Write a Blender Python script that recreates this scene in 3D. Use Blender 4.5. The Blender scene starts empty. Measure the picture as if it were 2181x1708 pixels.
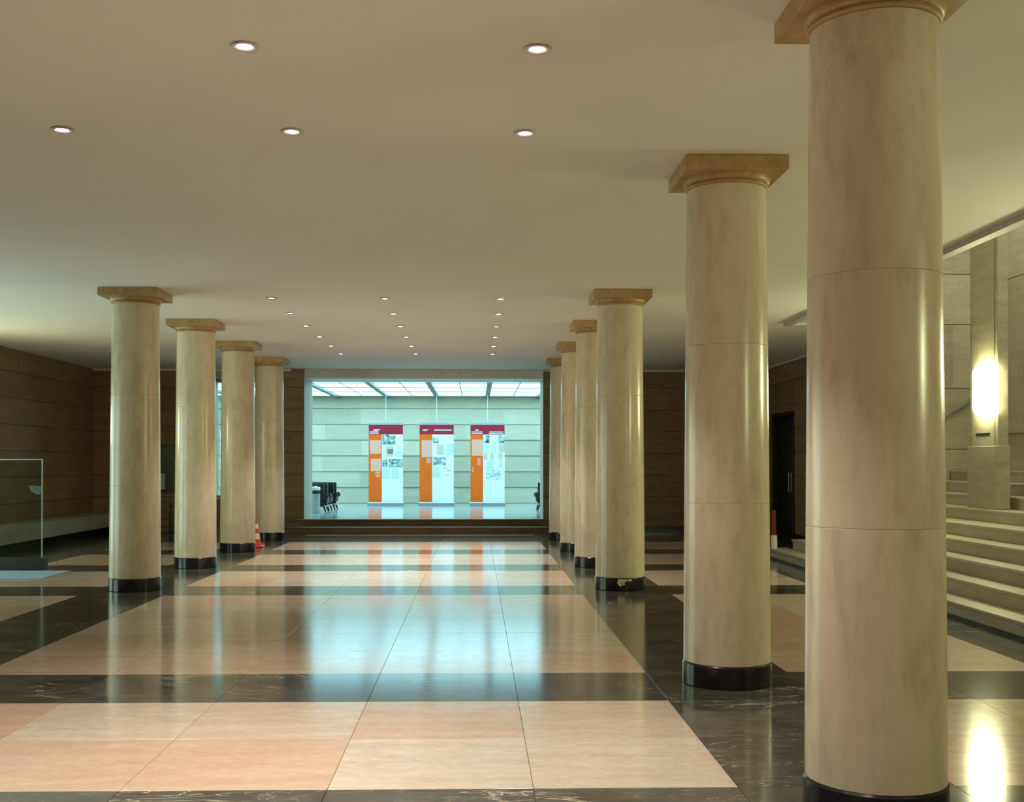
import bpy, bmesh, math, random
from mathutils import Vector, Matrix

random.seed(7)
S = bpy.context.scene
COL = S.collection

# ------------------------------------------------------------------ camera
W, HPX = 2181.0, 1708.0
F, CX, CY = 2390.9, 1070.7, 966.9
YAW, PITCH, ROLL = 0.0234, 0.0078, 0.0005
EYE = 1.55
cam = bpy.data.cameras.new('camera')
cam.sensor_fit = 'HORIZONTAL'
cam.sensor_width = 36.0
cam.lens = F * 36.0 / W
cam.shift_x = (W / 2 - CX) / W
cam.shift_y = (CY - HPX / 2) / W
cam.clip_start = 0.05
camo = bpy.data.objects.new('camera', cam)
COL.objects.link(camo)
fw = Vector((math.sin(YAW) * math.cos(PITCH), math.cos(YAW) * math.cos(PITCH), math.sin(PITCH)))
rt = Vector((math.cos(YAW), -math.sin(YAW), 0))
up = rt.cross(fw)
r2 = rt * math.cos(ROLL) + up * math.sin(ROLL)
u2 = -rt * math.sin(ROLL) + up * math.cos(ROLL)
M = Matrix((r2, u2, -fw)).transposed().to_4x4()
M.translation = Vector((0, 0, EYE))
camo.matrix_world = M
S.camera = camo

# ------------------------------------------------------------------ world, exposure, lamp powers
wd = bpy.data.worlds.new('world')
S.world = wd
wd.use_nodes = True
wd.node_tree.nodes['Background'].inputs[0].default_value = (0.5, 0.6, 0.6, 1)
wd.node_tree.nodes['Background'].inputs[1].default_value = 0.02
S.view_settings.view_transform = 'Standard'
S.view_settings.look = 'None'
S.view_settings.gamma = 1.0
S.view_settings.use_curve_mapping = False
S.view_settings.exposure = 0.0
S.cycles.max_bounces = 6
S.cycles.diffuse_bounces = 4
S.cycles.glossy_bounces = 3
S.cycles.caustics_reflective = False
S.cycles.caustics_refractive = False

SPOT_W = 120.0            # each recessed downlight
SPOT_COL = (1.0, 0.97, 0.88)
SCONCE_E = 46.0           # glowing wall sconce shades
SCONCE_COL = (0.96, 0.98, 0.54)
SKY_E = 4.0               # milky panes over the rear room
SKY_COL = (0.46, 0.98, 1.12)
STAIR_E = 6.0             # unseen panel added to brighten the stairwell
STAIR_COL = (0.88, 1.0, 0.80)
DOOR_E = 5.0              # frosted glass of the entrance doors
DOOR_COL = (0.72, 1.0, 0.86)
HC = 3.645                # hall ceiling

# ------------------------------------------------------------------ helpers
def mesh_obj(name, verts, faces, mat=None, parent=None, smooth=None):
    me = bpy.data.meshes.new(name)
    me.from_pydata([tuple(v) for v in verts], [], faces)
    if smooth is not None:
        me.polygons.foreach_set('use_smooth', [True] * len(me.polygons))
        me.set_sharp_from_angle(angle=math.radians(smooth))
    me.update()
    if mat: me.materials.append(mat)
    o = bpy.data.objects.new(name, me)
    COL.objects.link(o)
    if parent is not None: o.parent = parent
    return o

class MB:
    def __init__(s): s.v = []; s.f = []
    def add(s, vs, fs):
        n = len(s.v); s.v += [tuple(v) for v in vs]; s.f += [tuple(i + n for i in f) for f in fs]; return s
    def box(s, x0, x1, y0, y1, z0, z1):
        return s.add([(x0,y0,z0),(x1,y0,z0),(x1,y1,z0),(x0,y1,z0),(x0,y0,z1),(x1,y0,z1),(x1,y1,z1),(x0,y1,z1)],
                     [(0,3,2,1),(4,5,6,7),(0,1,5,4),(1,2,6,5),(2,3,7,6),(3,0,4,7)])
    def cbox(s, x0, x1, y0, y1, z0, z1, c):
        # box with all edges chamfered
        a, b = [], []
        P = []
        for sx, X in ((1, x0), (-1, x1)):
            for sy, Y in ((1, y0), (-1, y1)):
                for sz, Z in ((1, z0), (-1, z1)):
                    P.append((X, Y + sy*c, Z + sz*c)); P.append((X + sx*c, Y, Z + sz*c)); P.append((X + sx*c, Y + sy*c, Z))
        def i(x, y, z, k): return (x*4 + y*2 + z)*3 + k
        fs = []
        fs += [(i(0,0,0,0), i(0,0,1,0), i(0,1,1,0), i(0,1,0,0)), (i(1,0,0,0), i(1,1,0,0), i(1,1,1,0), i(1,0,1,0))]
        fs += [(i(0,0,0,1), i(1,0,0,1), i(1,0,1,1), i(0,0,1,1)), (i(0,1,0,1), i(0,1,1,1), i(1,1,1,1), i(1,1,0,1))]
        fs += [(i(0,0,0,2), i(0,1,0,2), i(1,1,0,2), i(1,0,0,2)), (i(0,0,1,2), i(1,0,1,2), i(1,1,1,2), i(0,1,1,2))]
        for x in (0, 1):
            for y in (0, 1):
                f = (i(x,y,0,0), i(x,y,0,1), i(x,y,1,1), i(x,y,1,0)); fs.append(f if (x+y) % 2 == 0 else f[::-1])
            for z in (0, 1):
                f = (i(x,0,z,0), i(x,1,z,0), i(x,1,z,2), i(x,0,z,2)); fs.append(f if (x+z) % 2 == 0 else f[::-1])
        for y in (0, 1):
            for z in (0, 1):
                f = (i(0,y,z,1), i(0,y,z,2), i(1,y,z,2), i(1,y,z,1)); fs.append(f if (y+z) % 2 == 0 else f[::-1])
        for x in (0, 1):
            for y in (0, 1):
                for z in (0, 1):
                    f = (i(x,y,z,0), i(x,y,z,2), i(x,y,z,1)); fs.append(f if (x+y+z) % 2 == 0 else f[::-1])
        return s.add(P, fs)
    def lathe(s, prof, n=48, cx=0, cy=0, cap=True):
        vs = []; fs = []
        for (r, z) in prof:
            for k in range(n):
                a = 2*math.pi*k/n
                vs.append((cx + r*math.cos(a), cy + r*math.sin(a), z))
        for j in range(len(prof)-1):
            for k in range(n):
                k2 = (k+1) % n
                fs.append((j*n+k, j*n+k2, (j+1)*n+k2, (j+1)*n+k))
        if cap:
            fs.append(tuple(range(n-1, -1, -1)))
            fs.append(tuple((len(prof)-1)*n + k for k in range(n)))
        return s.add(vs, fs)
    def tube(s, p, q, r, n=10, r1=None):
        p = Vector(p); q = Vector(q); d = (q-p).normalized()
        a = d.orthogonal().normalized(); b = d.cross(a)
        r1 = r if r1 is None else r1
        vs = [p + (a*math.cos(2*math.pi*k/n) + b*math.sin(2*math.pi*k/n))*r for k in range(n)]
        vs += [q + (a*math.cos(2*math.pi*k/n) + b*math.sin(2*math.pi*k/n))*r1 for k in range(n)]
        fs = [(k, (k+1) % n, n+(k+1) % n, n+k) for k in range(n)] + [tuple(range(n-1, -1, -1)), tuple(range(n, 2*n))]
        return s.add(vs, fs)
    def prism(s, poly, axis, a0, a1):
        # polygon (2-D) extruded along an axis
        n = len(poly)
        def pt(p, a):
            return {'x': (a, p[0], p[1]), 'y': (p[0], a, p[1]), 'z': (p[0], p[1], a)}[axis]
        vs = [pt(p, a0) for p in poly] + [pt(p, a1) for p in poly]
        fs = [tuple(range(n)), tuple(range(2*n-1, n-1, -1))] + [(k, n+k, n+(k+1) % n, (k+1) % n) for k in range(n)]
        return s.add(vs, fs)
    def build(s, name, mat=None, parent=None, smooth=None, fix=True):
        o = mesh_obj(name, s.v, s.f, mat, parent, None)
        if fix:
            bm = bmesh.new(); bm.from_mesh(o.data)
            bmesh.ops.recalc_face_normals(bm, faces=bm.faces)
            bm.to_mesh(o.data); bm.free()
        if smooth is not None:
            o.data.polygons.foreach_set('use_smooth', [True]*len(o.data.polygons))
            o.data.set_sharp_from_angle(angle=math.radians(smooth))
        return o

def tag(o, label=None, cat=None, group=None, kind=None):
    if label: o['label'] = label
    if cat: o['category'] = cat
    if group: o['group'] = group
    if kind: o['kind'] = kind
    return o

def empty(name, loc=(0,0,0), rz=0, label=None, cat=None, group=None, kind=None):
    o = bpy.data.objects.new(name, None)
    o.empty_display_size = 0.1
    COL.objects.link(o)
    o.location = loc; o.rotation_euler = (0, 0, rz)
    return tag(o, label, cat, group, kind)

def copy_tree(o, parent=None):
    c = o.copy(); COL.objects.link(c); c.parent = parent
    for ch in [x for x in KIDS(o)]: copy_tree(ch, c)
    return c
def KIDS(o): return [x for x in list(COL.objects) if x.parent == o]

# ------------------------------------------------------------------ materials
class NT:
    def __init__(s, name):
        s.m = bpy.data.materials.new(name); s.m.use_nodes = True
        s.t = s.m.node_tree; s.t.nodes.clear()
        s.out = s.n('ShaderNodeOutputMaterial')
    def n(s, ty, **kw):
        x = s.t.nodes.new(ty)
        for k, v in kw.items(): setattr(x, k, v)
        return x
    def l(s, a, b): s.t.links.new(a, b)
    def coords(s, scale=(1,1,1), rand=True, world=False):
        mp = s.n('ShaderNodeMapping'); mp.inputs['Scale'].default_value = scale
        if world:
            g = s.n('ShaderNodeNewGeometry'); src = g.outputs['Position']
        else:
            tc = s.n('ShaderNodeTexCoord'); src = tc.outputs['Object']
        if rand:
            oi = s.n('ShaderNodeObjectInfo')
            mu = s.n('ShaderNodeMath', operation='MULTIPLY'); mu.inputs[1].default_value = 57.0
            s.l(oi.outputs['Random'], mu.inputs[0])
            va = s.n('ShaderNodeVectorMath', operation='ADD')
            s.l(src, va.inputs[0]); s.l(mu.outputs[0], va.inputs[1]); src = va.outputs[0]
        s.l(src, mp.inputs['Vector'])
        return mp.outputs[0]
    def noise(s, vec, scale, detail=4, rough=.55, dist=0):
        x = s.n('ShaderNodeTexNoise'); x.inputs['Scale'].default_value = scale; x.inputs['Detail'].default_value = detail
        x.inputs['Roughness'].default_value = rough; x.inputs['Distortion'].default_value = dist
        s.l(vec, x.inputs['Vector']); return x.outputs['Fac']
    def ramp(s, fac, stops):
        x = s.n('ShaderNodeValToRGB'); e = x.color_ramp.elements
        e[0].position, e[0].color = stops[0][0], (*stops[0][1], 1)
        e[1].position, e[1].color = stops[1][0], (*stops[1][1], 1)
        for p, c in stops[2:]:
            q = e.new(p); q.color = (*c, 1)
        s.l(fac, x.inputs[0]); return x.outputs[0]
    def mix(s, fac, a, b, mode='MIX'):
        x = s.n('ShaderNodeMix', data_type='RGBA', blend_type=mode)
        for i, v in ((0, fac), (6, a), (7, b)):
            if hasattr(v, 'links'): s.l(v, x.inputs[i])
            elif isinstance(v, tuple): x.inputs[i].default_value = (*v, 1)
            else: x.inputs[i].default_value = v
        return x.outputs[2]
    def bsdf(s, col, rough, spec=.5, metal=0, bump=None, bstr=.1, bdist=.01, coat=0):
        p = s.n('ShaderNodeBsdfPrincipled')
        for k, v in (('Base Color', col), ('Roughness', rough)):
            if hasattr(v, 'links'): s.l(v, p.inputs[k])
            elif isinstance(v, tuple): p.inputs[k].default_value = (*v, 1)
            else: p.inputs[k].default_value = v
        p.inputs['Specular IOR Level'].default_value = spec
        p.inputs['Metallic'].default_value = metal
        p.inputs['Coat Weight'].default_value = coat
        if bump is not None:
            b = s.n('ShaderNodeBump'); b.inputs['Strength'].default_value = bstr; b.inputs['Distance'].default_value = bdist
            s.l(bump, b.inputs['Height']); s.l(b.outputs[0], p.inputs['Normal'])
        s.l(p.outputs[0], s.out.inputs[0]); return s.m

def plain(name, col, rough=.5, spec=.5, metal=0, var=.08, scale=14, coat=0):
    t = NT(name); v = t.coords()
    n = t.noise(v, scale, 4)
    c = t.ramp(n, [(.3, tuple(max(0, x*(1-var)) for x in col)), (.7, tuple(min(1, x*(1+var)) for x in col))])
    return t.bsdf(c, rough, spec, metal, coat=coat)

def rand_tint(t, col, lo, hi):
    oi = t.n('ShaderNodeObjectInfo')
    r = t.ramp(oi.outputs['Random'], [(0, lo), (1, hi)])
    return t.mix(1.0, col, r, 'MULTIPLY')

def mat_column():
    t = NT('column_marble'); v = t.coords((1, 1, 1))
    big = t.noise(v, 2.2, 5, .6, .6)
    fine = t.noise(v, 26, 3, .65)
    c = t.ramp(big, [(.28, (.69, .585, .42)), (.52, (.745, .65, .49)), (.75, (.78, .69, .54))])
    sv = t.coords((1.0, 1.0, .28)); strk = t.noise(sv, 11, 5, .65, .3)
    c = t.mix(.42, c, t.ramp(strk, [(.32, (.46, .35, .22)), (.5, (.72, .61, .45)), (.7, (.80, .71, .56))]))
    # brown veins with a shape of their own
    vv = t.coords((1.0, 1.0, .55))
    vein = t.noise(vv, 3.0, 5, .6, 1.4)
    vm = t.ramp(vein, [(.49, (0, 0, 0)), (.5, (.5, .5, .5)), (.51, (0, 0, 0))])
    msk = t.ramp(t.noise(v, 1.4, 2), [(.52, (0, 0, 0)), (.68, (.5, .5, .5))])
    vm = t.mix(1.0, vm, msk, 'MULTIPLY')
    c = t.mix(vm, c, (.30, .22, .15))
    rgh = t.ramp(fine, [(.2, (.19, .19, .19)), (.8, (.26, .26, .26))])
    return t.bsdf(c, rgh, .5)

def mat_capital():
    t = NT('capital_stone'); v = t.coords()
    n = t.noise(v, 9, 6, .65, .4)
    c = t.ramp(n, [(.3, (.40, .25, .10)), (.7, (.60, .42, .21))])
    return t.bsdf(c, .4, .4, bump=n, bstr=.08, bdist=.004)

def mat_pink():
    t = NT('rose_marble'); v = t.coords((.7, 3.2, 1))
    st = t.noise(v, 2.4, 6, .6, .4)
    v2 = t.coords((1, 1, 1)); fine = t.noise(v2, 18, 5, .6)
    c = t.ramp(st, [(.25, (.58, .39, .29)), (.5, (.65, .48, .36)), (.78, (.71, .57, .45))])
    c = t.mix(.18, c, t.ramp(fine, [(.35, (.46, .25, .16)), (.7, (.80, .62, .47))]))
    c = rand_tint(t, c, (.90, .80, .74), (.97, 1.08, 1.16))
    rgh = t.ramp(fine, [(.2, (.11, .11, .11)), (.8, (.17, .17, .17))])
    return t.bsdf(c, rgh, .42)

def mat_dark():
    t = NT('dark_veined_marble'); v = t.coords((1, 1, 1))
    base = t.noise(v, 3.5, 6, .6, .5)
    c = t.ramp(base, [(.3, (.034, .032, .025)), (.7, (.095, .090, .072))])
    v2 = t.coords((.55, 1.5, 1))
    vein = t.noise(v2, 2.3, 7, .55, 1.2)
    vm = t.ramp(vein, [(.489, (0, 0, 0)), (.5, (1, 1, 1)), (.511, (0, 0, 0))])
    msk = t.ramp(t.noise(v, 1.1, 2), [(.50, (0, 0, 0)), (.64, (.9, .9, .9))])
    vm = t.mix(1.0, vm, msk, 'MULTIPLY')
    c = t.mix(vm, c, (.52, .46, .36))
    v3 = t.coords((.35, 2.2, 1)); hair = t.noise(v3, 5.0, 5, .5, .6)
    hm = t.ramp(hair, [(.493, (0, 0, 0)), (.5, (.35, .35, .35)), (.507, (0, 0, 0))])
    c = t.mix(hm, c, (.42, .39, .31))
    c = rand_tint(t, c, (.8, .8, .8), (1.25, 1.22, 1.2))
    return t.bsdf(c, .12, .5)

def mat_travertine(name, a, b, c3, rough=.55, lo=(.85,.84,.82), hi=(1.08,1.07,1.06)):
    t = NT(name); v = t.coords((.6, .6, 3.0))
    st = t.noise(v, 2.6, 6, .62, .5)
    v2 = t.coords(); fine = t.noise(v2, 22, 5, .65)
    c = t.ramp(st, [(.28, a), (.5, b), (.75, c3)])
    c = t.mix(.2, c, t.ramp(fine, [(.35, tuple(x*.6 for x in a)), (.7, tuple(min(1, x*1.2) for x in c3))]))
    c = rand_tint(t, c, lo, hi)
    return t.bsdf(c, rough, .35, bump=fine, bstr=.12, bdist=.004)

M_COL = mat_column(); M_CAP = mat_capital(); M_PINK = mat_pink(); M_DARK = mat_dark()
M_BROWN = mat_travertine('brown_travertine', (.20, .125, .055), (.27, .175, .08), (.34, .235, .115))
M_PALE = mat_travertine('pale_travertine', (.52, .47, .36), (.57, .52, .40), (.62, .57, .45))
M_STAIR = mat_travertine('stair_stone', (.40, .34, .23), (.50, .43, .30), (.58, .52, .38), rough=.4)
M_STEPB = mat_travertine('brown_step_stone', (.13, .075, .035), (.19, .115, .055), (.25, .16, .08), rough=.35)
M_BENCH = mat_travertine('bench_stone', (.34, .31, .23), (.42, .39, .30), (.48, .45, .36), rough=.4)
M_BACKFLOOR = mat_travertine('pale_grey_polished_stone', (.25, .29, .31), (.30, .34, .36), (.35, .39, .41), rough=.10)
t_ = NT('ceiling_paint'); v_ = t_.coords((1, 1, 1), rand=False)
M_CEIL = t_.bsdf(t_.ramp(t_.noise(v_, .6, 3), [(.3, (.84, .835, .79)), (.7, (.87, .865, .82))]), .75, .25)
M_TRIMSHADE = plain('shade_greyed_trim', (.47, .455, .41), .5)  # pale trim greyed: the shade on its hall side is put into the colour
M_FASCIA = plain('grey_brown_fascia', (.30, .275, .20), .6)
M_WHITE = plain('white_trim_paint', (.72, .70, .62), .45)
M_BLACK = plain('black_polished_stone', (.012, .012, .016), .18, .6, var=.3)
M_JOINT = plain('dark_joint_mortar', (.06, .05, .04), .8)
M_BLKMETAL = plain('black_metal', (.02, .02, .02), .4, .5)
M_GREYMETAL = plain('brushed_grey_metal', (.50, .52, .52), .35, .5, .8)
M_LEATHER = plain('black_leather', (.012, .014, .016), .32, .5, var=.25, scale=40)
M_WOODPALE = plain('pale_wood', (.45, .38, .26), .5)
M_BRONZE = plain('dark_bronze_door', (.020, .020, .012), .35, .5, var=.3)
M_MAROON = plain('maroon_print', (.34, .022, .045), .6, .15, var=.04)
M_ORANGE = plain('orange_print', (.92, .135, .012), .6, .15, var=.05)
M_BANNER = plain('white_banner_vinyl', (.86, .88, .86), .4, var=.01)
M_PTEXT = plain('pale_pink_print', (.86, .40, .30), .5, var=.05, scale=60)
M_GTEXT = plain('grey_green_print', (.58, .64, .58), .5, var=.06, scale=60)
M_BTEXT = plain('beige_print', (.60, .52, .42), .5, var=.1, scale=50)
M_HTEXT = plain('pale_lilac_print', (.70, .60, .66), .5, var=.1, scale=60)
M_INK = plain('dark_sepia_print', (.20, .18, .14), .5, var=.4, scale=30)
t_ = NT('photo_print'); v_ = t_.coords((1, 1, 1))
M_PHOTO = t_.bsdf(t_.ramp(t_.noise(v_, 9, 5, .6, 1.0), [(.36, (.03, .07, .08)), (.5, (.28, .38, .38)), (.64, (.80, .86, .85))]), .5)
t_ = NT('line_sketch_print'); v_ = t_.coords((1, 1, 1.6))
M_SKETCH = t_.bsdf(t_.ramp(t_.noise(v_, 7, 6, .6, 1.6), [(.42, (.84, .87, .85)), (.5, (.12, .2, .2)), (.57, (.84, .87, .85))]), .5)
M_RED = plain('signal_red_plastic', (.75, .06, .03), .4, var=.05)
M_CONEWHITE = plain('white_reflective_sleeve', (.80, .76, .70), .4, var=.03)
M_MAT = plain('pale_blue_mat', (.30, .42, .55), .7, .3, var=.08, scale=60)
M_PAPER = plain('pale_paper', (.55, .60, .58), .6, var=.04)
M_LAMPRING = plain('grey_lamp_trim', (.66, .63, .58), .5, .4)
M_FRAME = plain('dark_window_bar', (.10, .13, .12), .4)

def mat_emit(name, col, strength, var=.0):
    t = NT(name); e = t.n('ShaderNodeEmission'); e.inputs['Strength'].default_value = strength
    if var:
        v = t.coords(); c = t.ramp(t.noise(v, 1.6, 2), [(.3, tuple(x*(1-var) for x in col)), (.7, col)])
        t.l(c, e.inputs['Color'])
    else: e.inputs['Color'].default_value = (*col, 1)
    t.l(e.outputs[0], t.out.inputs[0]); return t.m
M_SKYPANE = mat_emit('lit_milky_glass', SKY_COL, SKY_E, .06)
M_BULB = mat_emit('lamp_lens', (1.0, .93, .95), 14)
M_SCONCE = mat_emit('lit_sconce_glass', SCONCE_COL, SCONCE_E)
M_DOORGLASS = mat_emit('lit_frosted_door_glass', DOOR_COL, DOOR_E, .1)

def mat_glass(name, tint, refl=.08):
    t = NT(name)
    tr = t.n('ShaderNodeBsdfTransparent'); tr.inputs[0].default_value = (*tint, 1)
    gl = t.n('ShaderNodeBsdfGlossy'); gl.inputs['Roughness'].default_value = .02
    fr = t.n('ShaderNodeFresnel'); fr.inputs[0].default_value = 1.5
    mx = t.n('ShaderNodeMixShader')
    t.l(fr.outputs[0], mx.inputs[0]); t.l(tr.outputs[0], mx.inputs[1]); t.l(gl.outputs[0], mx.inputs[2])
    t.l(mx.outputs[0], t.out.inputs[0]); return t.m
M_GLASS = mat_glass('greenish_case_glass', (.84, .93, .86))
M_CLEAR = mat_glass('clear_window_glass', (.95, .98, .97))

# ------------------------------------------------------------------ large structure
XL, XR, YB = -8.55, 6.41, 25.2      # hall side walls, rear wall plane
YN = -4.0                           # wall behind the camera
XO = 4.68                           # edge of the ceiling opening over the stairs
YO, YE = 16.55, 17.9                # far end of that opening, end wall of the stairwell
XS = 8.3                            # back wall of the stairwell
ZT = 6.4                            # stairwell ceiling

def structure(mb, name, mat, parent=None, label=None):
    o = mb.build(name, mat, parent)
    if parent is None: o['kind'] = 'structure'
    if label: o['label'] = label
    return o

floor = structure(MB().box(XL-.3, XS+.3, YN-.3, YB+.05, -.25, -.012), 'floor', M_JOINT, label='polished floor of rose marble slabs framed by dark veined bands')
ceiling = structure(MB().box(XL-.3, XO-.1, YN-.3, YB+.3, HC, HC+.25).box(XO-.1, XO, YN-.3, YB+.3, HC, HC+.25).box(XO, XR+.3, YO, YB+.3, HC, HC+.25), 'ceiling', M_CEIL,
                    label='smooth plaster ceiling over the columned hall')
structure(MB().box(XO-.25, XO-.05, YN, YO, HC+.25, ZT), 'wall_stairwell_hall_side', M_CEIL)
structure(MB().box(XO-.25, XR+.1, YO+.02, YO+.27, HC+.25, ZT).box(XR, XR+.3, YO+.27, YE+.1, HC, ZT), 'wall_stairwell_upper', M_CEIL)
structure(MB().box(XO-.3, XS+.3, YN-.3, YE+.4, ZT, ZT+.2), 'ceiling_stairwell', M_CEIL)
structure(MB().box(XL-.3, XS+.3, YN-.3, YN, -.2, ZT), 'wall_rear', M_PALE)
structure(MB().box(XS, XS+.3, YN-.3, YE+.4, -.2, ZT), 'wall_stairwell_back', M_STAIR)
wall_end = structure(MB().box(XR+.3, XS+.3, YE, YE+.3, -.2, ZT), 'wall_stairwell_end', M_STAIR)

DR0, DR1, DRT = 22.42, 24.26, 2.6    # dark doorway in the right wall
wall_right = structure(MB().box(XR, XR+.3, YE, DR0, -.2, HC).box(XR, XR+.3, DR1, YB+.2, -.2, HC).box(XR, XR+.3, DR0, DR1, DRT, HC), 'wall_right', M_BROWN)
DOORS = [(14.2, 16.25), (11.3, 13.35)]
DH = 2.7
wl = MB(); yy = YN
for a, b in sorted(DOORS):
    wl.box(XL-.3, XL, yy, a, -.2, HC); wl.box(XL-.3, XL, a, b, DH, HC); yy = b
wl.box(XL-.3, XL, yy, YB+.3, -.2, HC)
wall_left = structure(wl, 'wall_left', M_BROWN)

# rear wall of the hall: thick, one wide opening and one window
OX0, OX1, OZ0, OZ1 = -3.85, 1.50, .30, 3.44
WX0, WX1, WZ0, WZ1 = -6.05, -4.72, .77, 3.42
YR = 26.45
wb = MB()
wb.box(XL-.3, WX0, YB, YR, -.2, HC).box(WX0, WX1, YB, YR, -.2, WZ0).box(WX0, WX1, YB, YR, WZ1, HC)
wb.box(WX1, OX0, YB, YR, -.2, HC).box(OX1, XR+.3, YB, YR, -.2, HC)
wall_back = structure(wb, 'wall_back', M_PALE, label='thick stone wall between the hall and the bright rear room')
structure(MB().box(OX0, OX1, YB+.02, YR, OZ1, HC), 'trim_1', M_WHITE, label='plain lintel over the wide opening')

# rear room shell
RX0, RX1, RY1, RZ = -8.6, 4.7, 34.9, 3.62
structure(MB().box(RX0-.2, RX1+.2, YR, RY1+.2, -.05, .30).box(OX0+.002, OX1-.002, YB-.03, YR, -.05, .30), 'floor_rear_room', M_BACKFLOOR, label='pale polished stone floor of the rear room')
structure(MB().box(RX0-.2, RX0, YR, RY1+.2, .3, RZ), 'wall_rear_room_left', M_PALE)
structure(MB().box(RX1, RX1+.2, YR, RY1+.2, .3, RZ), 'wall_rear_room_right', M_PALE)
wall_room = structure(MB().box(RX0-.2, RX1+.2, RY1, RY1+.2, .1, RZ+.2), 'wall_rear_room_back', M_PALE)
structure(MB().box(RX0-.2, RX1+.2, YR-.05, RY1+.2, RZ+.12, RZ+.3), 'ceiling_rear_room', M_FRAME)

# trims and baseboards
structure(MB().box(XL, OX0-.3, YB-.045, YB, HC-.05, HC-.001), 'trim_2', M_WHITE, label='thin pale moulding along the top of the rear wall, left side')
structure(MB().box(OX1+.3, XR, YB-.045, YB, HC-.05, HC-.001), 'trim_3', M_WHITE, label='thin pale moulding along the top of the rear wall, right side')
structure(MB().box(XR-.04, XR, YE+.01, YB-.05, HC-.04, HC-.001), 'trim_4', M_WHITE)
structure(MB().prism([(XO-.10, HC+.0), (XO-.10, HC-.055), (XO+.01, HC-.055), (XO+.01, HC+.25), (XO-.10, HC+.25)], 'y', YN, YO-.0), 'trim_5', M_TRIMSHADE, label='pale moulding edging the ceiling opening over the stairs')
structure(MB().box(XO+.012, XR, YO-.012, YO+.019, HC, ZT), 'trim_6', M_FASCIA, label='stone fascia above the far edge of the ceiling opening')
structure(MB().box(XO-.10, XR, YO+.001, YO+.10, HC-.055, HC-.001), 'trim_7', M_TRIMSHADE, label='shade-greyed moulding along the far edge of the ceiling opening')
structure(MB().box(2.6, XR-.05, YB-.05, YB, 0, .12), 'baseboard_back', M_BLACK)
structure(MB().box(XR-.045, XR, YE+.25, DR0, 0, .12), 'baseboard_right', M_BLACK)

# ------------------------------------------------------------------ floor slabs
s_ = .9792; X0 = 1.252; Y0 = 5.3505
YEND = 24.36
bandrow = {-4, -1, 2, 8, 11, 14, 17, 18, -7, -10}
cols = []
for k in range(5): cols.append((X0 - s_*(k+1), X0 - s_*k, 'p'))
cols.append((X0, 2.30, 'd'))
cols += [(2.30, 3.275, 'p'), (3.275, 4.25, 'p'), (4.25, 4.80, 'd')]
xl = X0 - 5*s_
cols += [(xl-1.0, xl, 'd'), (xl-1.0-.98, xl-1.0, 'p'), (xl-1.0-1.96, xl-1.0-.98, 'p'), (xl-2.96-.975, xl-2.96, 'd'), (XL, xl-2.96-.975, 'd')]
slab_cache = {}
def slab_mesh(w, d, mat):
    key = (round(w, 3), round(d, 3), mat.name)
    if key not in slab_cache:
        g = .0013; c = .0006
        x, y = w/2-g, d/2-g
        vs = [(-x,-y,-.012),(x,-y,-.012),(x,y,-.012),(-x,y,-.012),(-x,-y,-c),(x,-y,-c),(x,y,-c),(-x,y,-c),(-x+c,-y+c,0),(x-c,-y+c,0),(x-c,y-c,0),(-x+c,y-c,0)]
        fs = [(0,1,5,4),(1,2,6,5),(2,3,7,6),(3,0,4,7),(4,5,9,8),(5,6,10,9),(6,7,11,10),(7,4,8,11),(8,9,10,11)]
        me = bpy.data.meshes.new('floor_slab'); me.from_pydata(vs, [], fs); me.materials.append(mat)
        slab_cache[key] = me
    return slab_cache[key]
rest = {'p': MB(), 'd': MB()}
for r in range(-10, 20):
    y0 = Y0 + s_*r; y1 = min(y0 + s_, YEND)
    if y1 - y0 < .05: continue
    for (x0, x1, kind) in cols:
        kd = 'd' if (r in bandrow or kind == 'd') else 'p'
        if r >= -1:
            o = bpy.data.objects.new('floor_slab', slab_mesh(x1-x0, y1-y0, M_PINK if kd == 'p' else M_DARK))
            o.location = ((x0+x1)/2, (y0+y1)/2, 0); COL.objects.link(o); o.parent = floor
        else:
            rest[kd].box(x0+.0016, x1-.0016, y0+.0016, y1-.0016, -.012, 0)
tag(rest['p'].build('floor_slabs_behind', M_PINK, floor), kind='stuff')
tag(rest['d'].build('floor_bands_behind', M_DARK, floor), kind='stuff')
# dark strip between last row and side walls beyond the steps
for x0, x1 in ((XL, -6.3), (2.75, XR)):
    tag(MB().box(x0, x1, YEND, YB-.05, -.012, 0).build('floor_slab', M_DARK, floor))
tag(MB().box(4.80, XR, YE+.2, YEND, -.012, 0).build('floor_slab', M_DARK, floor))

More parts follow.
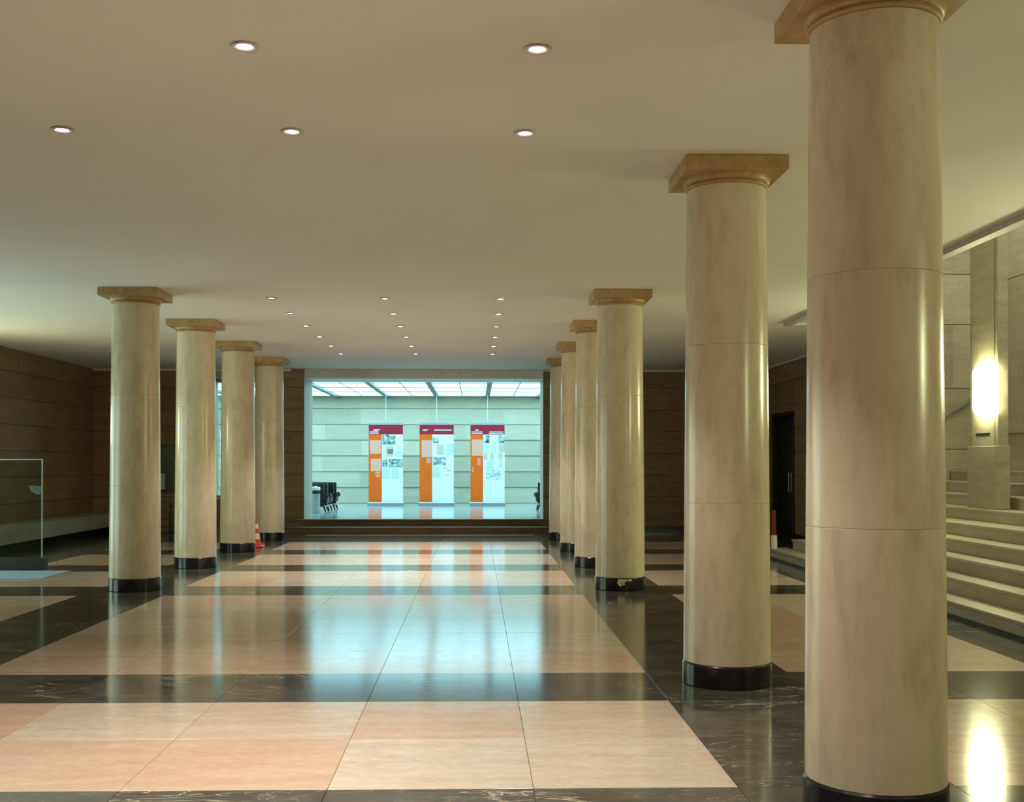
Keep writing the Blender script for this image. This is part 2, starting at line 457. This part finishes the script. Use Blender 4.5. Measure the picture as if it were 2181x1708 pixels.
# ------------------------------------------------------------------ wall cladding
ZC = [.12] + [.30 + .488*k for k in range(0, 8)]
def clad(parent, axis, plane, sign, a0, a1, z0, z1, mat, name='wall_slab', ln=1.55, levels=None, proud=.014, seed=0, lap=False):
    """courses of stone slabs; each slab tilts slightly so its lower edge stands proud"""
    rng = random.Random(seed)
    if not lap:
        bk = MB()
        e = sorted((0, sign*.003))
        if axis == 'x': bk.box(a0, a1, plane+e[0], plane+e[1], z0, z1)
        else: bk.box(plane+e[0], plane+e[1], a0, a1, z0, z1)
        bk.build('joint_backing', M_JOINT, parent)
    lv = [z for z in (levels or ZC) if z0 < z < z1]
    lv = [z0] + lv + [z1]
    for i in range(len(lv)-1):
        za, zb = lv[i], lv[i+1]
        if zb - za < .03: continue
        n = max(1, round((a1-a0)/ln)); w = (a1-a0)/n
        cuts = [a0] + [a0 + w*k + (w*.5 if i % 2 else 0) - (w*.25) + rng.uniform(-.06, .06) for k in range(1, n + (1 if i % 2 else 0))] + [a1]
        cuts = [c for c in cuts if a0 <= c <= a1]
        for p, q in zip(cuts[:-1], cuts[1:]):
            if q - p < .08: continue
            g = .001; pr = proud + rng.uniform(-.002, .004)
            pa, qa = p+g, q-g
            prof = [(0, za+.008), (pr, za+.008), (pr, za+.014), (pr*.25, zb), (0, zb)] if lap else [(0, za+.007), (pr, za+.007), (pr, zb-.005), (0, zb-.005)]
            poly = [(plane + sign*d, z) for d, z in prof]
            mb = MB()
            cm = (pa+qa)/2
            if axis == 'x':   # wall runs along x, normal is -/+ y
                mb.prism([(y, z - za) for y, z in [(sign*d, z) for d, z in prof]], 'x', pa-cm, qa-cm)
                o = mb.build(name, mat, parent); o.location = (cm, plane, za)
            else:
                mb.prism([(x, z - za) for x, z in [(sign*d, z) for d, z in prof]], 'y', pa-cm, qa-cm)
                o = mb.build(name, mat, parent); o.location = (plane, cm, za)
clad(wall_back, 'x', YB, -1, XL, WX0, 0, HC-.05, M_BROWN, seed=1)
clad(wall_back, 'x', YB, -1, WX0, WX1, 0, WZ0, M_BROWN, seed=2)
clad(wall_back, 'x', YB, -1, WX1, OX0, 0, HC-.0, M_BROWN, seed=3, ln=1.0)
clad(wall_back, 'x', YB, -1, OX1, XR, .12, HC-.05, M_BROWN, seed=4)
clad(wall_left, 'y', XL, 1, 16.25, YB, 0, HC, M_BROWN, seed=5, ln=1.7)
clad(wall_right, 'y', XR, -1, YE, DR0, .12, HC-.04, M_BROWN, seed=6)
clad(wall_right, 'y', XR, -1, DR1, YB, .12, HC-.04, M_BROWN, seed=7)
clad(wall_right, 'y', XR, -1, DR0, DR1, DRT, HC-.04, M_BROWN, seed=8)
clad(wall_room, 'x', RY1, -1, RX0, RX1, .30, RZ+.1, M_PALE, seed=9, ln=2.1, proud=.045, lap=True)
clad(wall_end, 'x', YE, -1, XR+.3, XS, 0, ZT, M_STAIR, seed=10, ln=.8, levels=[.9, 1.77, 2.75, 3.78, 4.59, 5.5], proud=.012)
clad(bpy.data.objects['wall_stairwell_back'], 'y', XS, -1, 12.0, 17.42, 2.0, ZT, M_STAIR, seed=11, ln=1.2, levels=[4.4], proud=.05)

# ------------------------------------------------------------------ columns
colY = [4.96, 7.915, 13.825, 16.78, 19.73, 22.69]
XCR, XCL = 1.772, -4.168
def rad(z): return .303 - (.303-.277)*max(0, (z-.17)/(3.47-.17))**1.25
def make_column():
    root = empty('marble_column')
    MB().lathe([(.304, 0), (.311, .006), (.311, .148), (.303, .158)], 64).build('base_ring', M_BLACK, root, 35)
    zs = [.158, 1.27, 2.37, 3.475]
    for i in range(3):
        a, b = zs[i], zs[i+1]
        prof = [(rad(a)-.0018, a+.0004), (rad(a), a+.0025)] + [(rad(a+(b-a)*k/6), a+(b-a)*k/6) for k in range(1, 6)] + [(rad(b), b-.0025), (rad(b)-.0018, b-.0004)]
        MB().lathe(prof, 64).build('shaft_drum', M_COL, root, 35)
    pr = [(.270, 3.475), (.276, 3.476)]
    for k in range(9):    # thin astragal
        a = -math.pi/2 + math.pi*k/8; pr.append((.279 + .011*math.cos(a), 3.488 + .011*math.sin(a)))
    pr.append((.279, 3.502))
    for k in range(9):    # swelling echinus
        a = math.pi/2*k/8; pr.append((.281 + .024*math.sin(a), 3.505 + .040*(1-math.cos(a))))
    pr.append((.305, 3.548))
    MB().lathe(pr, 64).build('capital', M_CAP, root, 30)
    MB().cbox(-.352, .352, -.352, .352, 3.548, HC-.002, .004).build('abacus', M_CAP, root)
    return root
col0 = make_column()
labs_r = ['nearest huge cream marble column at the right edge of the hall',
          'second cream column on the right, beside the largest one',
          'cream column on the right whose black base ring is chipped white',
          'right row column just behind the one with the chipped base',
          'right row column, last but one before the bright opening',
          'farthest cream column right of the bright opening']
labs_l = ['leftmost and largest cream column of the left row',
          'second cream column of the left row, in front of the side window',
          'third cream column of the left row, with a traffic cone behind it',
          'farthest cream column of the left row, left of the opening']
first = True; column_R3 = None
for i, y in enumerate(colY):
    for x, labs, off in ((XCR, labs_r, 0), (XCL, labs_l, 2)):
        if i < off: continue
        o = col0 if first else copy_tree(col0); first = False
        o.location = (x, y, 0); o.rotation_euler.z = 0
        tag(o, labs[i-off], 'column', 'marble columns of the hall')
        if x > 0 and i == 2: column_R3 = o
# chips knocked out of one base ring: ragged patches of bare cream stone
chip = MB(); rng = random.Random(3)
for ca, cz, w, h in ((-1.62, .125, .045, .03), (-1.72, .105, .03, .05), (-1.50, .13, .03, .025), (-1.30, .135, .03, .02), (-1.66, .075, .015, .02), (-1.56, .10, .02, .03)):
    n = 9; pts = []
    for k in range(n):
        q = 2*math.pi*k/n; f = rng.uniform(.6, 1.1)
        an = ca + math.cos(q)*w*f/.311; z = min(.148, cz + math.sin(q)*h*f)
        pts.append((an, z))
    vs = [(.3085*math.cos(a), .3085*math.sin(a), z) for a, z in pts] + [(.3125*math.cos(a), .3125*math.sin(a), z) for a, z in pts]
    chip.add(vs, [tuple(range(n, 2*n))] + [(k, (k+1) % n, n+(k+1) % n, n+k) for k in range(n)])
tag(chip.build('bare_chip', M_COL, column_R3), 'ragged pale chips in the black ring')

# ------------------------------------------------------------------ downlights
LX = [-2.6044, -1.1665, .3066]
LY = [-.15, 1.30, 2.75, 4.20, 5.6529, 7.1024, 14.3065, 15.7585, 17.2199, 18.6792, 20.1429, 21.5814]
cname = ['left', 'middle', 'right']
rname = ['in the fourth row behind the viewer', 'in the third row overhead out of view', 'in the second row overhead out of view', 'in the first row overhead out of view', 'in the row nearest the viewer', 'in the second row from the viewer', 'in the first row of the far cluster', 'in the second row of the far cluster', 'in the third row of the far cluster',
         'in the fourth row of the far cluster', 'in the fifth row of the far cluster', 'in the last row before the bright opening']
def make_downlight():
    root = empty('ceiling_downlight')
    MB().lathe([(.036, 0), (.066, -.002), (.070, -.005), (.070, -.009), (.066, -.012), (.050, -.010), (.038, -.003), (.036, 0)], 28, cap=False).build('trim_ring', M_LAMPRING, root, 40)
    MB().lathe([(.036, -.0005), (.034, -.005), (.024, -.008), (.01, -.0095)], 24).build('lens', M_BULB, root, 60)
    lo = bpy.data.objects.new('beam', spot); COL.objects.link(lo); lo.parent = root; lo.location = (0, 0, -.03)
    return root
spot = bpy.data.lights.new('downlight_beam', 'SPOT'); spot.energy = SPOT_W; spot.color = SPOT_COL
spot.spot_size = math.radians(80); spot.spot_blend = .45; spot.shadow_soft_size = .04
dl0 = make_downlight(); used = False
for j, y in enumerate(LY):
    for i, x in enumerate(LX):
        if j == 0 and i == 0: pass
        o = copy_tree(dl0) if used else dl0; used = True
        o.location = (x, y, HC)
        tag(o, 'recessed round downlight, %s of three %s' % (cname[i], rname[j]), 'downlight', 'recessed ceiling downlights')

# ------------------------------------------------------------------ staircase
RISE = .159
XST = [4.77, 5.10, 5.43, 5.75, 6.08, 6.50, 6.86, 7.20, 7.60]
stair = empty('staircase', (XST[0], 0, 0), label='wide pale stone staircase rising to the right behind the columns', cat='stairs')
for k, x in enumerate(XST, 1):
    x2 = XST[k] if k < len(XST) else XS - .002
    ye = 18.35 if k == 1 else (18.06 if k == 2 else YE - .03)
    z = RISE*k
    if k <= 2: x2l = x2
    st = MB().box(x+.02-XST[0], x2+.03-XST[0] if k < len(XST) else x2-XST[0], .8, ye, .0, z-.035)
    so = st.build('step', M_STAIR, stair)
    MB().cbox(x-XST[0], (x2+.02 if k < len(XST) else x2)-XST[0], .8, ye+.01, z-.035, z, .006).build('tread', M_STAIR, so)
# black plinth strip under the lowest riser
MB().box(4.755-XST[0], 4.79-XST[0], .8, 18.36, 0, .028).build('toe_strip', M_BLKMETAL, stair)

# piers on the landing, each with a glowing sconce, the last sconce unseen and added
def make_pier():
    root = empty('stone_pier')
    z0 = RISE*6
    MB().cbox(-.17, 0, -.43, .43, z0+.001, 1.77, .006).build('pier_base', M_STAIR, root)
    MB().cbox(-.14, -.005, -.40, .40, 1.77, ZT-.003, .006).build('pier_shaft', M_STAIR, root)
    MB().cbox(-.152, -.139, -.32, .32, 1.771, ZT-.01, .003).build('pier_face_panel', M_STAIR, root)
    MB().box(-.156, -.150, -.20, .20, 1.905, 1.94).build('slot', M_BLKMETAL, root)
    return root
def make_sconce():
    root = empty('wall_sconce')
    n = 20; mb = MB(); vs = []
    for z, f in ((-.285, .90), (-.25, 1.0), (.25, 1.0), (.285, .92)):
        for k in range(n+1):
            a = math.pi*k/n
            vs.append((-math.sin(a)*.105*f - .012, -math.cos(a)*.335*f, z))
    fs = []
    for j in range(3):
        for k in range(n): fs.append((j*(n+1)+k, j*(n+1)+k+1, (j+1)*(n+1)+k+1, (j+1)*(n+1)+k))
    fs.append(tuple(range(n+1))); fs.append(tuple(3*(n+1)+k for k in range(n, -1, -1)))
    mb.add(vs, fs).build('glass_shade', M_SCONCE, root, 40)
    MB().box(-.012, 0, -.30, .30, -.24, .24).build('back_plate', M_WHITE, root)
    return root
pier0 = make_pier(); sc0 = make_sconce()
pier_lab = ['tall stone pier on the stair landing carrying the glowing sconce', 'tall stone pier on the landing nearer the viewer, out of frame', 'tall stone pier on the landing right beside the viewer, out of frame']
sc_lab = ['glowing curved glass sconce on the stone pier above the stairs', 'glowing sconce on the nearer pier out of frame', 'unseen sconce added beside the viewer to brighten the near columns']
for i, y in enumerate((14.52, 8.62, 2.72)):  # the last sconce is unseen, added to brighten the near columns
    p = pier0 if i == 0 else copy_tree(pier0)
    p.location = (6.77, y, 0); tag(p, pier_lab[i], 'pier')
    q = sc0 if i == 0 else copy_tree(sc0)
    q.location = (6.77-.153, y - .13 if i == 0 else y, 2.50); tag(q, sc_lab[i], 'sconce', 'wall sconces')
for lab, y in (('glowing sconce on the left wall between the glazed doors and the bench', 17.5),):
    q = copy_tree(sc0); q.location = (XL+.03, y, 2.2); q.rotation_euler.z = math.pi; q.scale = (.8, .8, .8)
    tag(q, lab, 'sconce', 'wall sconces')

# unseen luminous panel, added high in the stairwell to brighten its walls
lp = empty('added_light_panel', (7.5, 12.5, ZT), label='unseen light panel added high in the stairwell to brighten it', cat='light panel')
M_STAIRFILL = mat_emit('added_stairwell_glow', STAIR_COL, STAIR_E)
for k in range(4):
    y = -4.0 + 2.1*k
    MB().box(-.55, .55, y, y+2.0, -.045, -.03).build('milky_pane', M_STAIRFILL, lp)  # glowing pane of the added, unseen panel
    MB().box(-.55, .55, y-.05, y, -.06, -.001).build('frame_bar', M_WHITE, lp)
MB().box(-.60, -.551, -4.05, 4.45, -.06, -.001).box(.551, .60, -4.05, 4.45, -.06, -.001).box(-.55, .55, 4.4, 4.45, -.06, -.001).build('side_frame', M_WHITE, lp)

# handrail on the end wall of the stairwell
hr = empty('handrail', (6.9, YE-.06, 1.93), label='grey flat handrail sloping up the stairwell end wall', cat='handrail')
mb = MB(); sl = .59
mb.prism([(0, 0), (1.3, 1.3*sl), (1.3, 1.3*sl+.055), (0, .055)], 'y', -.03, .0)
mb.build('rail', M_GREYMETAL, hr)
for x in (.25, 1.05):
    MB().box(x-.015, x+.015, 0, .048, x*sl, x*sl+.03).build('bracket', M_GREYMETAL, hr)

# ------------------------------------------------------------------ doors and windows of the hall
d1 = structure(MB().box(XR+.02, XR+.29, DR0, DR0+.07, 0, DRT).box(XR+.02, XR+.29, DR1-.07, DR1, 0, DRT).box(XR+.02, XR+.29, DR0+.07, DR1-.07, DRT-.07, DRT), 'door_1', M_BRONZE,
               label='tall dark doorway in the right wall')
for a, b in ((DR0+.07, (DR0+DR1)/2-.004), ((DR0+DR1)/2+.004, DR1-.07)):
    lf = MB().cbox(XR+.20, XR+.25, a, b, .01, DRT-.075, .004).build('door_leaf', M_BRONZE, d1)
    MB().cbox(XR+.185, XR+.20, a+.12, b-.12, .35, DRT-.3, .004).build('door_panel', M_BRONZE, lf)
    h = b-.09 if a < (DR0+DR1)/2-.1 else a+.09
    MB().tube((XR+.15, h, .95), (XR+.15, h, 1.35), .012).build('door_handle', M_GREYMETAL, lf)
structure(MB().box(XR+.26, XR+.3, DR0-.1, DR1+.1, 0, DRT+.1), 'door_1_backing', M_BRONZE)
for n, (a, b) in enumerate(DOORS, 2):
    where = 'nearer the rear wall' if n == 2 else 'nearer the viewer'
    d = structure(MB().box(XL-.2, XL-.1, a, a+.05, 0, DH).box(XL-.2, XL-.1, b-.05, b, 0, DH).box(XL-.2, XL-.1, a+.05, b-.05, DH-.06, DH).box(XL-.2, XL-.1, (a+b)/2-.03, (a+b)/2+.03, 0, DH-.06).box(XL-.2, XL-.1, a+.05, b-.05, 0, .12),
                  'door_%d' % n, M_FRAME, label='tall glazed entrance door in the left wall, ' + where)
    for p, q in ((a+.05, (a+b)/2-.03), ((a+b)/2+.03, b-.05)):
        MB().box(XL-.16, XL-.14, p, q, .12, DH-.06).build('door_pane', M_DOORGLASS, d)
    structure(MB().box(XL-.3, XL-.25, a-.05, b+.05, 0, DH+.05), 'door_%d_backing' % n, M_FRAME)
w1 = structure(MB().box(WX0, WX0+.04, YB+.25, YB+.31, WZ0, WZ1).box(WX1-.04, WX1, YB+.25, YB+.31, WZ0, WZ1).box(WX0+.04, WX1-.04, YB+.25, YB+.31, WZ1-.04, WZ1).box(WX0+.04, WX1-.04, YB+.25, YB+.31, WZ0, WZ0+.04),
               'window_1', M_FRAME, label='tall side window into the bright room, seen between columns')
MB().box(WX0+.04, WX1-.04, YB+.275, YB+.283, WZ0+.04, WZ1-.04).build('window_pane', M_CLEAR, w1)
MB().box(WX0-.03, WX1+.03, YB-.05, YB+.24, WZ0-.045, WZ0-.001).build('window_sill', M_PALE, w1)

# ------------------------------------------------------------------ threshold steps, benches
ts = empty('threshold_steps', ((OX0+OX1)/2, YEND, 0), label='two dark brown stone steps up to the bright rear room', cat='steps')
cx = (OX0+OX1)/2
for k, (y0, y1) in enumerate(((24.38, 24.86), (24.85, YB-.042)), 1):
    so = MB().box(-6.25-cx, 2.7-cx, y0+.02-YEND, y1-YEND, 0, .15*k-.03).build('step', M_STEPB, ts)
    MB().cbox(-6.25-cx, 2.7-cx, y0-YEND, y1-YEND+.01, .15*k-.03, .15*k, .005).build('tread', M_STEPB, so)
b1 = empty('stone_bench', (-8.2, 20, 0), label='long pale stone bench running along the left wall', cat='bench')
for k in range(4):
    y0 = 16.5 + 2.1*k; y1 = y0 + 2.1 - .004
    MB().cbox(-.32, .27, y0-20, y1-20, .16, .45, .006).build('seat_slab', M_BENCH, b1)
MB().box(-.32, .02, 16.5-20, 24.9-20, 0, .16).build('plinth', M_BLACK, b1)
b2 = empty('stone_bench', (-7.6, 24.9, 0), label='short pale stone bench against the rear wall, left corner', cat='bench')
MB().cbox(-.93, .35, -.0, .27, .16, .45, .006).build('seat_slab', M_BENCH, b2)
MB().box(-.93, .32, .08, .27, 0, .16).build('plinth', M_BLACK, b2)

# ------------------------------------------------------------------ skylight of the rear room
sk = empty('skylight', (-1.2, 30.6, RZ), label='glowing milky glass ceiling of the rear room', cat='skylight')
BX = [-7.39, -5.84, -4.29, -2.74, -1.21, .337, 1.93, 3.48]
BY = [YR+.02, 27.36, 29.13, 30.9, 32.68, 34.45]
edges = [RX0+.02] + BX + [RX1-.02]
for x in BX:
    MB().box(x-.065+1.2, x+.065+1.2, YR-30.6, RY1-30.6-.05, -.07, .06).build('beam', M_FRAME, sk)
for a, b in zip(edges[:-1], edges[1:]):
    a2, b2_ = a+.066, b-.066
    if b2_-a2 > .9:
        m = (a2+b2_)/2; spans = [(a2, m-.012), (m+.012, b2_)]
        MB().box(m-.012+1.2, m+.012+1.2, YR+.02-30.6, 34.45-30.6, -.012, .02).build('glazing_bar', M_FRAME, sk)
    else: spans = [(a2, b2_)]
    for y0, y1 in zip(BY[:-1], BY[1:]):
        for p, q in spans:
            MB().box(p+1.2, q+1.2, y0+.012-30.6, y1-.012-30.6, 0, .012).build('milky_pane', M_SKYPANE, sk)
for y in BY[1:-1]:
    MB().box(RX0+1.22, RX1+1.18, y-.02-30.6, y+.02-30.6, -.018, .03).build('cross_bar', M_FRAME, sk)
MB().box(RX0+1.22, RX1+1.18, 34.45-30.6, RY1-30.6-.05, -.02, .06).build('rear_rail', M_WHITE, sk)

# ------------------------------------------------------------------ exhibition banners
YBN = 32.95; BW = 1.0; BT = 2.66; BB = .40
def banner(xc, lab, items, name_ou):
    r = empty('display_banner', (xc, YBN, .30), label=lab, cat='banner', group='exhibition banners')
    MB().cbox(-.53, .53, -.13, .13, 0, .085, .008).build('base', M_GREYMETAL, r)
    p = MB().box(-.5, .5, -.006, .006, .085, BT-.30).build('panel', M_BANNER, r)
    MB().cbox(-.5, .5, -.014, .014, BT-.30, BT-.30+.085, .004).build('top_rail', M_GREYMETAL, r)
    ht = BT-.30-.10; zt = BT-.30
    def patch(nm, u0, u1, v0, v1, mat, d=.0085):
        return MB().box(-.5+u0*BW, -.5+u1*BW, -d, -.006, zt-v1*ht, zt-v0*ht).build(nm, mat, p)
    patch('maroon_header', 0, 1, 0, .125, M_MAROON)
    patch('orange_strip', 0, name_ou, .125, 1, M_ORANGE)
    for (nm, u0, u1, v0, v1, m) in items:
        if nm == 'lines':
            n = max(1, round((v1-v0)/.018))
            mb = MB(); rg = random.Random(int(u0*100+v0*1000))
            for k in range(n):
                a = v0 + (v1-v0)*k/n
                ue = u1 - (u1-u0)*rg.choice((0, 0, .02, .05, .3 if k == n-1 else .03))
                mb.box(-.5+u0, -.5+ue, -.0098, -.0085, zt-(a+(v1-v0)/n*.62)*ht, zt-a*ht)
            tag(mb.build('text_lines', m, p))
        else: patch(nm, u0, u1, v0, v1, m, .0095)
    return r
B1 = [('text_block', .04, .36, .20, .375, M_PTEXT), ('text_block', .06, .36, .44, .60, M_PTEXT), ('lines', .2, .34, .61, .68, M_PTEXT),
      ('photograph', .40, .78, .127, .255, M_PHOTO), ('document', .50, .72, .27, .415, M_BTEXT), ('text_block', .77, 1, .335, .415, M_GTEXT), ('lines', .80, .97, .29, .305, M_GTEXT),
      ('photograph', .40, .555, .445, .55, M_PHOTO), ('photograph', .59, 1, .445, .55, M_PHOTO), ('text_block', .39, .62, .565, .70, M_GTEXT), ('text_block', .67, .89, .565, .70, M_GTEXT),
      ('lines', .14, .34, .058, .085, M_HTEXT), ('lines', .02, .29, .085, .122, M_HTEXT)]
B2 = [('text_block', .06, .365, .20, .42, M_PTEXT), ('lines', .2, .34, .43, .50, M_PTEXT), ('photograph', .39, .56, .17, .235, M_PHOTO), ('document', .50, .71, .255, .39, M_BTEXT),
      ('text_block', .76, 1, .25, .39, M_GTEXT), ('photograph', .39, .77, .42, .525, M_PHOTO), ('text_block', .39, .61, .54, .685, M_GTEXT),
      ('lines', .70, .82, .56, .57, M_INK), ('lines', .80, .93, .592, .602, M_INK), ('lines', .74, .87, .65, .66, M_INK),
      ('lines', .10, .27, .058, .085, M_HTEXT), ('lines', .43, .97, .06, .085, M_HTEXT)]
B3 = [('text_block', .04, .365, .19, .40, M_PTEXT), ('lines', .2, .3, .43, .53, M_PTEXT), ('lines', .05, .1, .55, .62, M_PTEXT), ('photograph', .39, .56, .13, .235, M_PHOTO), ('photograph', .82, 1, .13, .235, M_PHOTO),
      ('text_block', .39, .55, .25, .36, M_GTEXT), ('text_block', .59, .76, .25, .36, M_GTEXT), ('document', .82, 1, .245, .355, M_BTEXT), ('document', .39, .50, .365, .45, M_BTEXT), ('document', .57, .68, .365, .45, M_BTEXT),
      ('document', .82, .94, .365, .45, M_BTEXT), ('text_block', .47, .68, .46, .58, M_GTEXT), ('text_block', .82, .94, .46, .55, M_GTEXT), ('sketch', .46, .88, .585, .71, M_SKETCH),
      ('lines', .14, .28, .06, .085, M_HTEXT), ('lines', .03, .36, .085, .122, M_HTEXT), ('lines', .55, .97, .085, .122, M_HTEXT)]
bn1 = banner(-2.654, 'left exhibition banner with two rows of photographs under its maroon header', B1, .385)
d_in = MB().box(-.5+.55, -.5+.72, -.0108, -.0095, 2.36-.375*2.26, 2.36-.315*2.26).build('document_picture', M_INK, [c for c in KIDS(bn1) if c.name.startswith('panel')][0])
banner(-1.167, 'middle exhibition banner with one wide photograph and three small captions', B2, .37)
banner(.325, 'right exhibition banner with two small portraits and a line drawing', B3, .37)
for x, lab in ((-2.654, 'left'), (-1.167, 'middle'), (.325, 'right')):
    tag(MB().tube((x, YBN, BT+.086), (x, YBN, RZ-.071), .008).build('hanging_cable', M_WHITE), 'thin pale cable holding the %s banner from the skylight' % lab, 'cable', 'banner cables')

# ------------------------------------------------------------------ armchairs and ash bin of the rear room
def make_armchair():
    r = empty('armchair')
    # faces +x ; width along y .66, depth .82
    MB().cbox(-.40, -.22, -.27, .27, .16, .72, .03).build('backrest', M_LEATHER, r)
    MB().cbox(-.24, .36, -.235, .235, .20, .40, .04).build('seat_cushion', M_LEATHER, r)
    for s in (-1, 1):
        y0, y1 = sorted((s*.245, s*.325))
        MB().prism([(-.40, .14), (.29, .14), (.29, .70), (.27, .72), (-.40, .73)], 'y', y0, y1).build('side_wing', M_LEATHER, r)
        ar = MB(); n = 12
        poly = [(.02, .32), (.33, .32)] + [(.33+.065*math.sin(math.pi*k/n), .39-.07*math.cos(math.pi*k/n)) for k in range(n+1)] + [(.02, .46)]
        ar.prism(poly, 'y', y0-.012, y1+.012).build('armrest', M_LEATHER, r)
    MB().cbox(-.38, .34, -.31, .31, .125, .165, .006).build('base_rail', M_WOODPALE, r)
    for sx in (-1, 1):
        for sy in (-1, 1):
            MB().tube((sx*.30-.02, sy*.25, .13), (sx*.345-.02, sy*.28, 0), .028, 10, .016).build('leg', M_BLKMETAL, r)
    return r
ac = make_armchair()
spots = [(-4.14, 28.80, 0, 'black leather armchair nearest the ash bin in the rear room'), (-4.14, 29.5, 0, 'middle black leather armchair of the row in the rear room'),
         (-4.08, 30.2, 0, 'far black leather armchair of the row by the stone wall'), (1.95, 30.0, math.pi, 'black leather armchair peeking past the right jamb of the opening')]
for i, (x, y, a, lab) in enumerate(spots):
    o = ac if i == 0 else copy_tree(ac)
    o.location = (x, y, .30); o.rotation_euler.z = a
    tag(o, lab, 'armchair', 'armchairs in the rear room')
bn = empty('ash_bin', (-3.98, 27.9, .30), label='slim grey cylindrical ash bin with a dark band and pale lid', cat='bin')
MB().lathe([(.105, 0), (.11, .008), (.11, .47), (.105, .475)], 32).build('body', M_GREYMETAL, bn, 40)
MB().lathe([(.098, .475), (.098, .565)], 32).build('dark_band', M_BLKMETAL, bn, 40)
MB().lathe([(.108, .565), (.115, .572), (.115, .63), (.105, .645), (.03, .66), (.02, .675)], 32).build('lid', M_WHITE, bn, 40)

# ------------------------------------------------------------------ hall: glass case, mat, cone, small things
gx0, gx1 = -7.75, -6.33
hx = (gx1-gx0)/2
gc = empty('glass_screen', ((gx0+gx1)/2, 16.5, 0), math.radians(4), label='freestanding glass panel with bright metal edges on a dark plinth', cat='glass screen')
MB().cbox(-hx-.05, hx+.05, -.10, .10, 0, .165, .006).build('plinth', M_BLKMETAL, gc)
zt = 1.60
MB().box(-hx+.014, hx-.014, -.006, .006, .166, zt-.014).build('glass_pane', M_GLASS, gc)
for x in (-hx, hx-.014):
    MB().box(x, x+.014, -.012, .012, .165, zt-.014).build('edge_strip', M_GREYMETAL, gc)
MB().cbox(-hx, hx, -.014, .014, zt-.014, zt, .003).build('top_strip', M_GREYMETAL, gc)
MB().prism([(hx-.16, 1.12), (hx-.06, 1.08), (hx-.02, 1.10), (hx-.02, 1.20), (hx-.10, 1.215), (hx-.20, 1.215)], 'y', -.009, -.006).build('reflection_patch', plain('teal_grey_reflection', (.10, .14, .13), .5, .2), gc)  # pale reflection in the glass, put in as a coloured patch

tag(MB().cbox(-7.9, -5.772, 15.05, 16.15, .0005, .012, .004).build('floor_mat', M_MAT), 'flat pale blue mat on the floor in front of the glass case', 'mat')

cn = empty('traffic_cone', (-4.05, 20.72, 0), label='red and white striped traffic cone peeking out behind a left column', cat='traffic cone')
MB().cbox(-.145, .145, -.145, .145, 0, .03, .008).lathe([(.125, .03), (.118, .06)], 28).build('base', M_RED, cn)
zz = [.06, .15, .255, .34, .43, .50]; rr = lambda z: .098 - (.098-.026)*(z-.06)/.44
for i in range(5):
    o = MB().lathe([(rr(zz[i]), zz[i]), (rr(zz[i+1]), zz[i+1])], 28).build('white_band' if i % 2 else 'red_band', M_CONEWHITE if i % 2 else M_RED, cn, 40)

mk = empty('marker_post', (4.84, 18.16, RISE+.002), label='red and white marker post on the lowest stair, mostly hidden by a column', cat='marker')
MB().lathe([(.055, 0), (.048, .215)], 20).build('white_section', M_CONEWHITE, mk, 40)
MB().lathe([(.040, .215), (.030, .62)], 20).build('red_section', plain('dark_red_plastic', (.22, .02, .015), .4), mk, 40)

po = empty('ashtray_stand', (-6.63, 24.55, 0), label='slim black post with a round knob by the rear wall', cat='post')
MB().lathe([(.07, 0), (.07, .012), (.04, .03), (.04, .45), (.035, .46), (.012, .47), (.012, .57)], 24).build('post', M_BLKMETAL, po, 40)
MB().lathe([(.012, .57), (.035, .585), (.045, .61), (.035, .635), (.012, .65)], 20).build('knob', M_BLKMETAL, po, 60)
nb = empty('notice_board', (-6.9, YB-.03, .92), label='dark framed notice board on the rear wall between two columns', cat='notice board')
MB().cbox(-.36, .30, -.03, .0, 0, 1.0, .006).build('board', M_BRONZE, nb)
MB().box(-.38, .32, -.036, .0, 1.0, 1.03).box(-.38, .32, -.036, .0, -.03, 0).box(-.38, -.36, -.036, 0, 0, 1.0).box(.30, .32, -.036, 0, 0, 1.0).build('frame', M_BLKMETAL, nb)
tag(MB().box(-7.13, -6.925, YB-.066, YB-.062, .957, 1.31).build('paper_notice', M_PAPER), 'pale sheet of paper pinned on the dark notice board', 'paper')
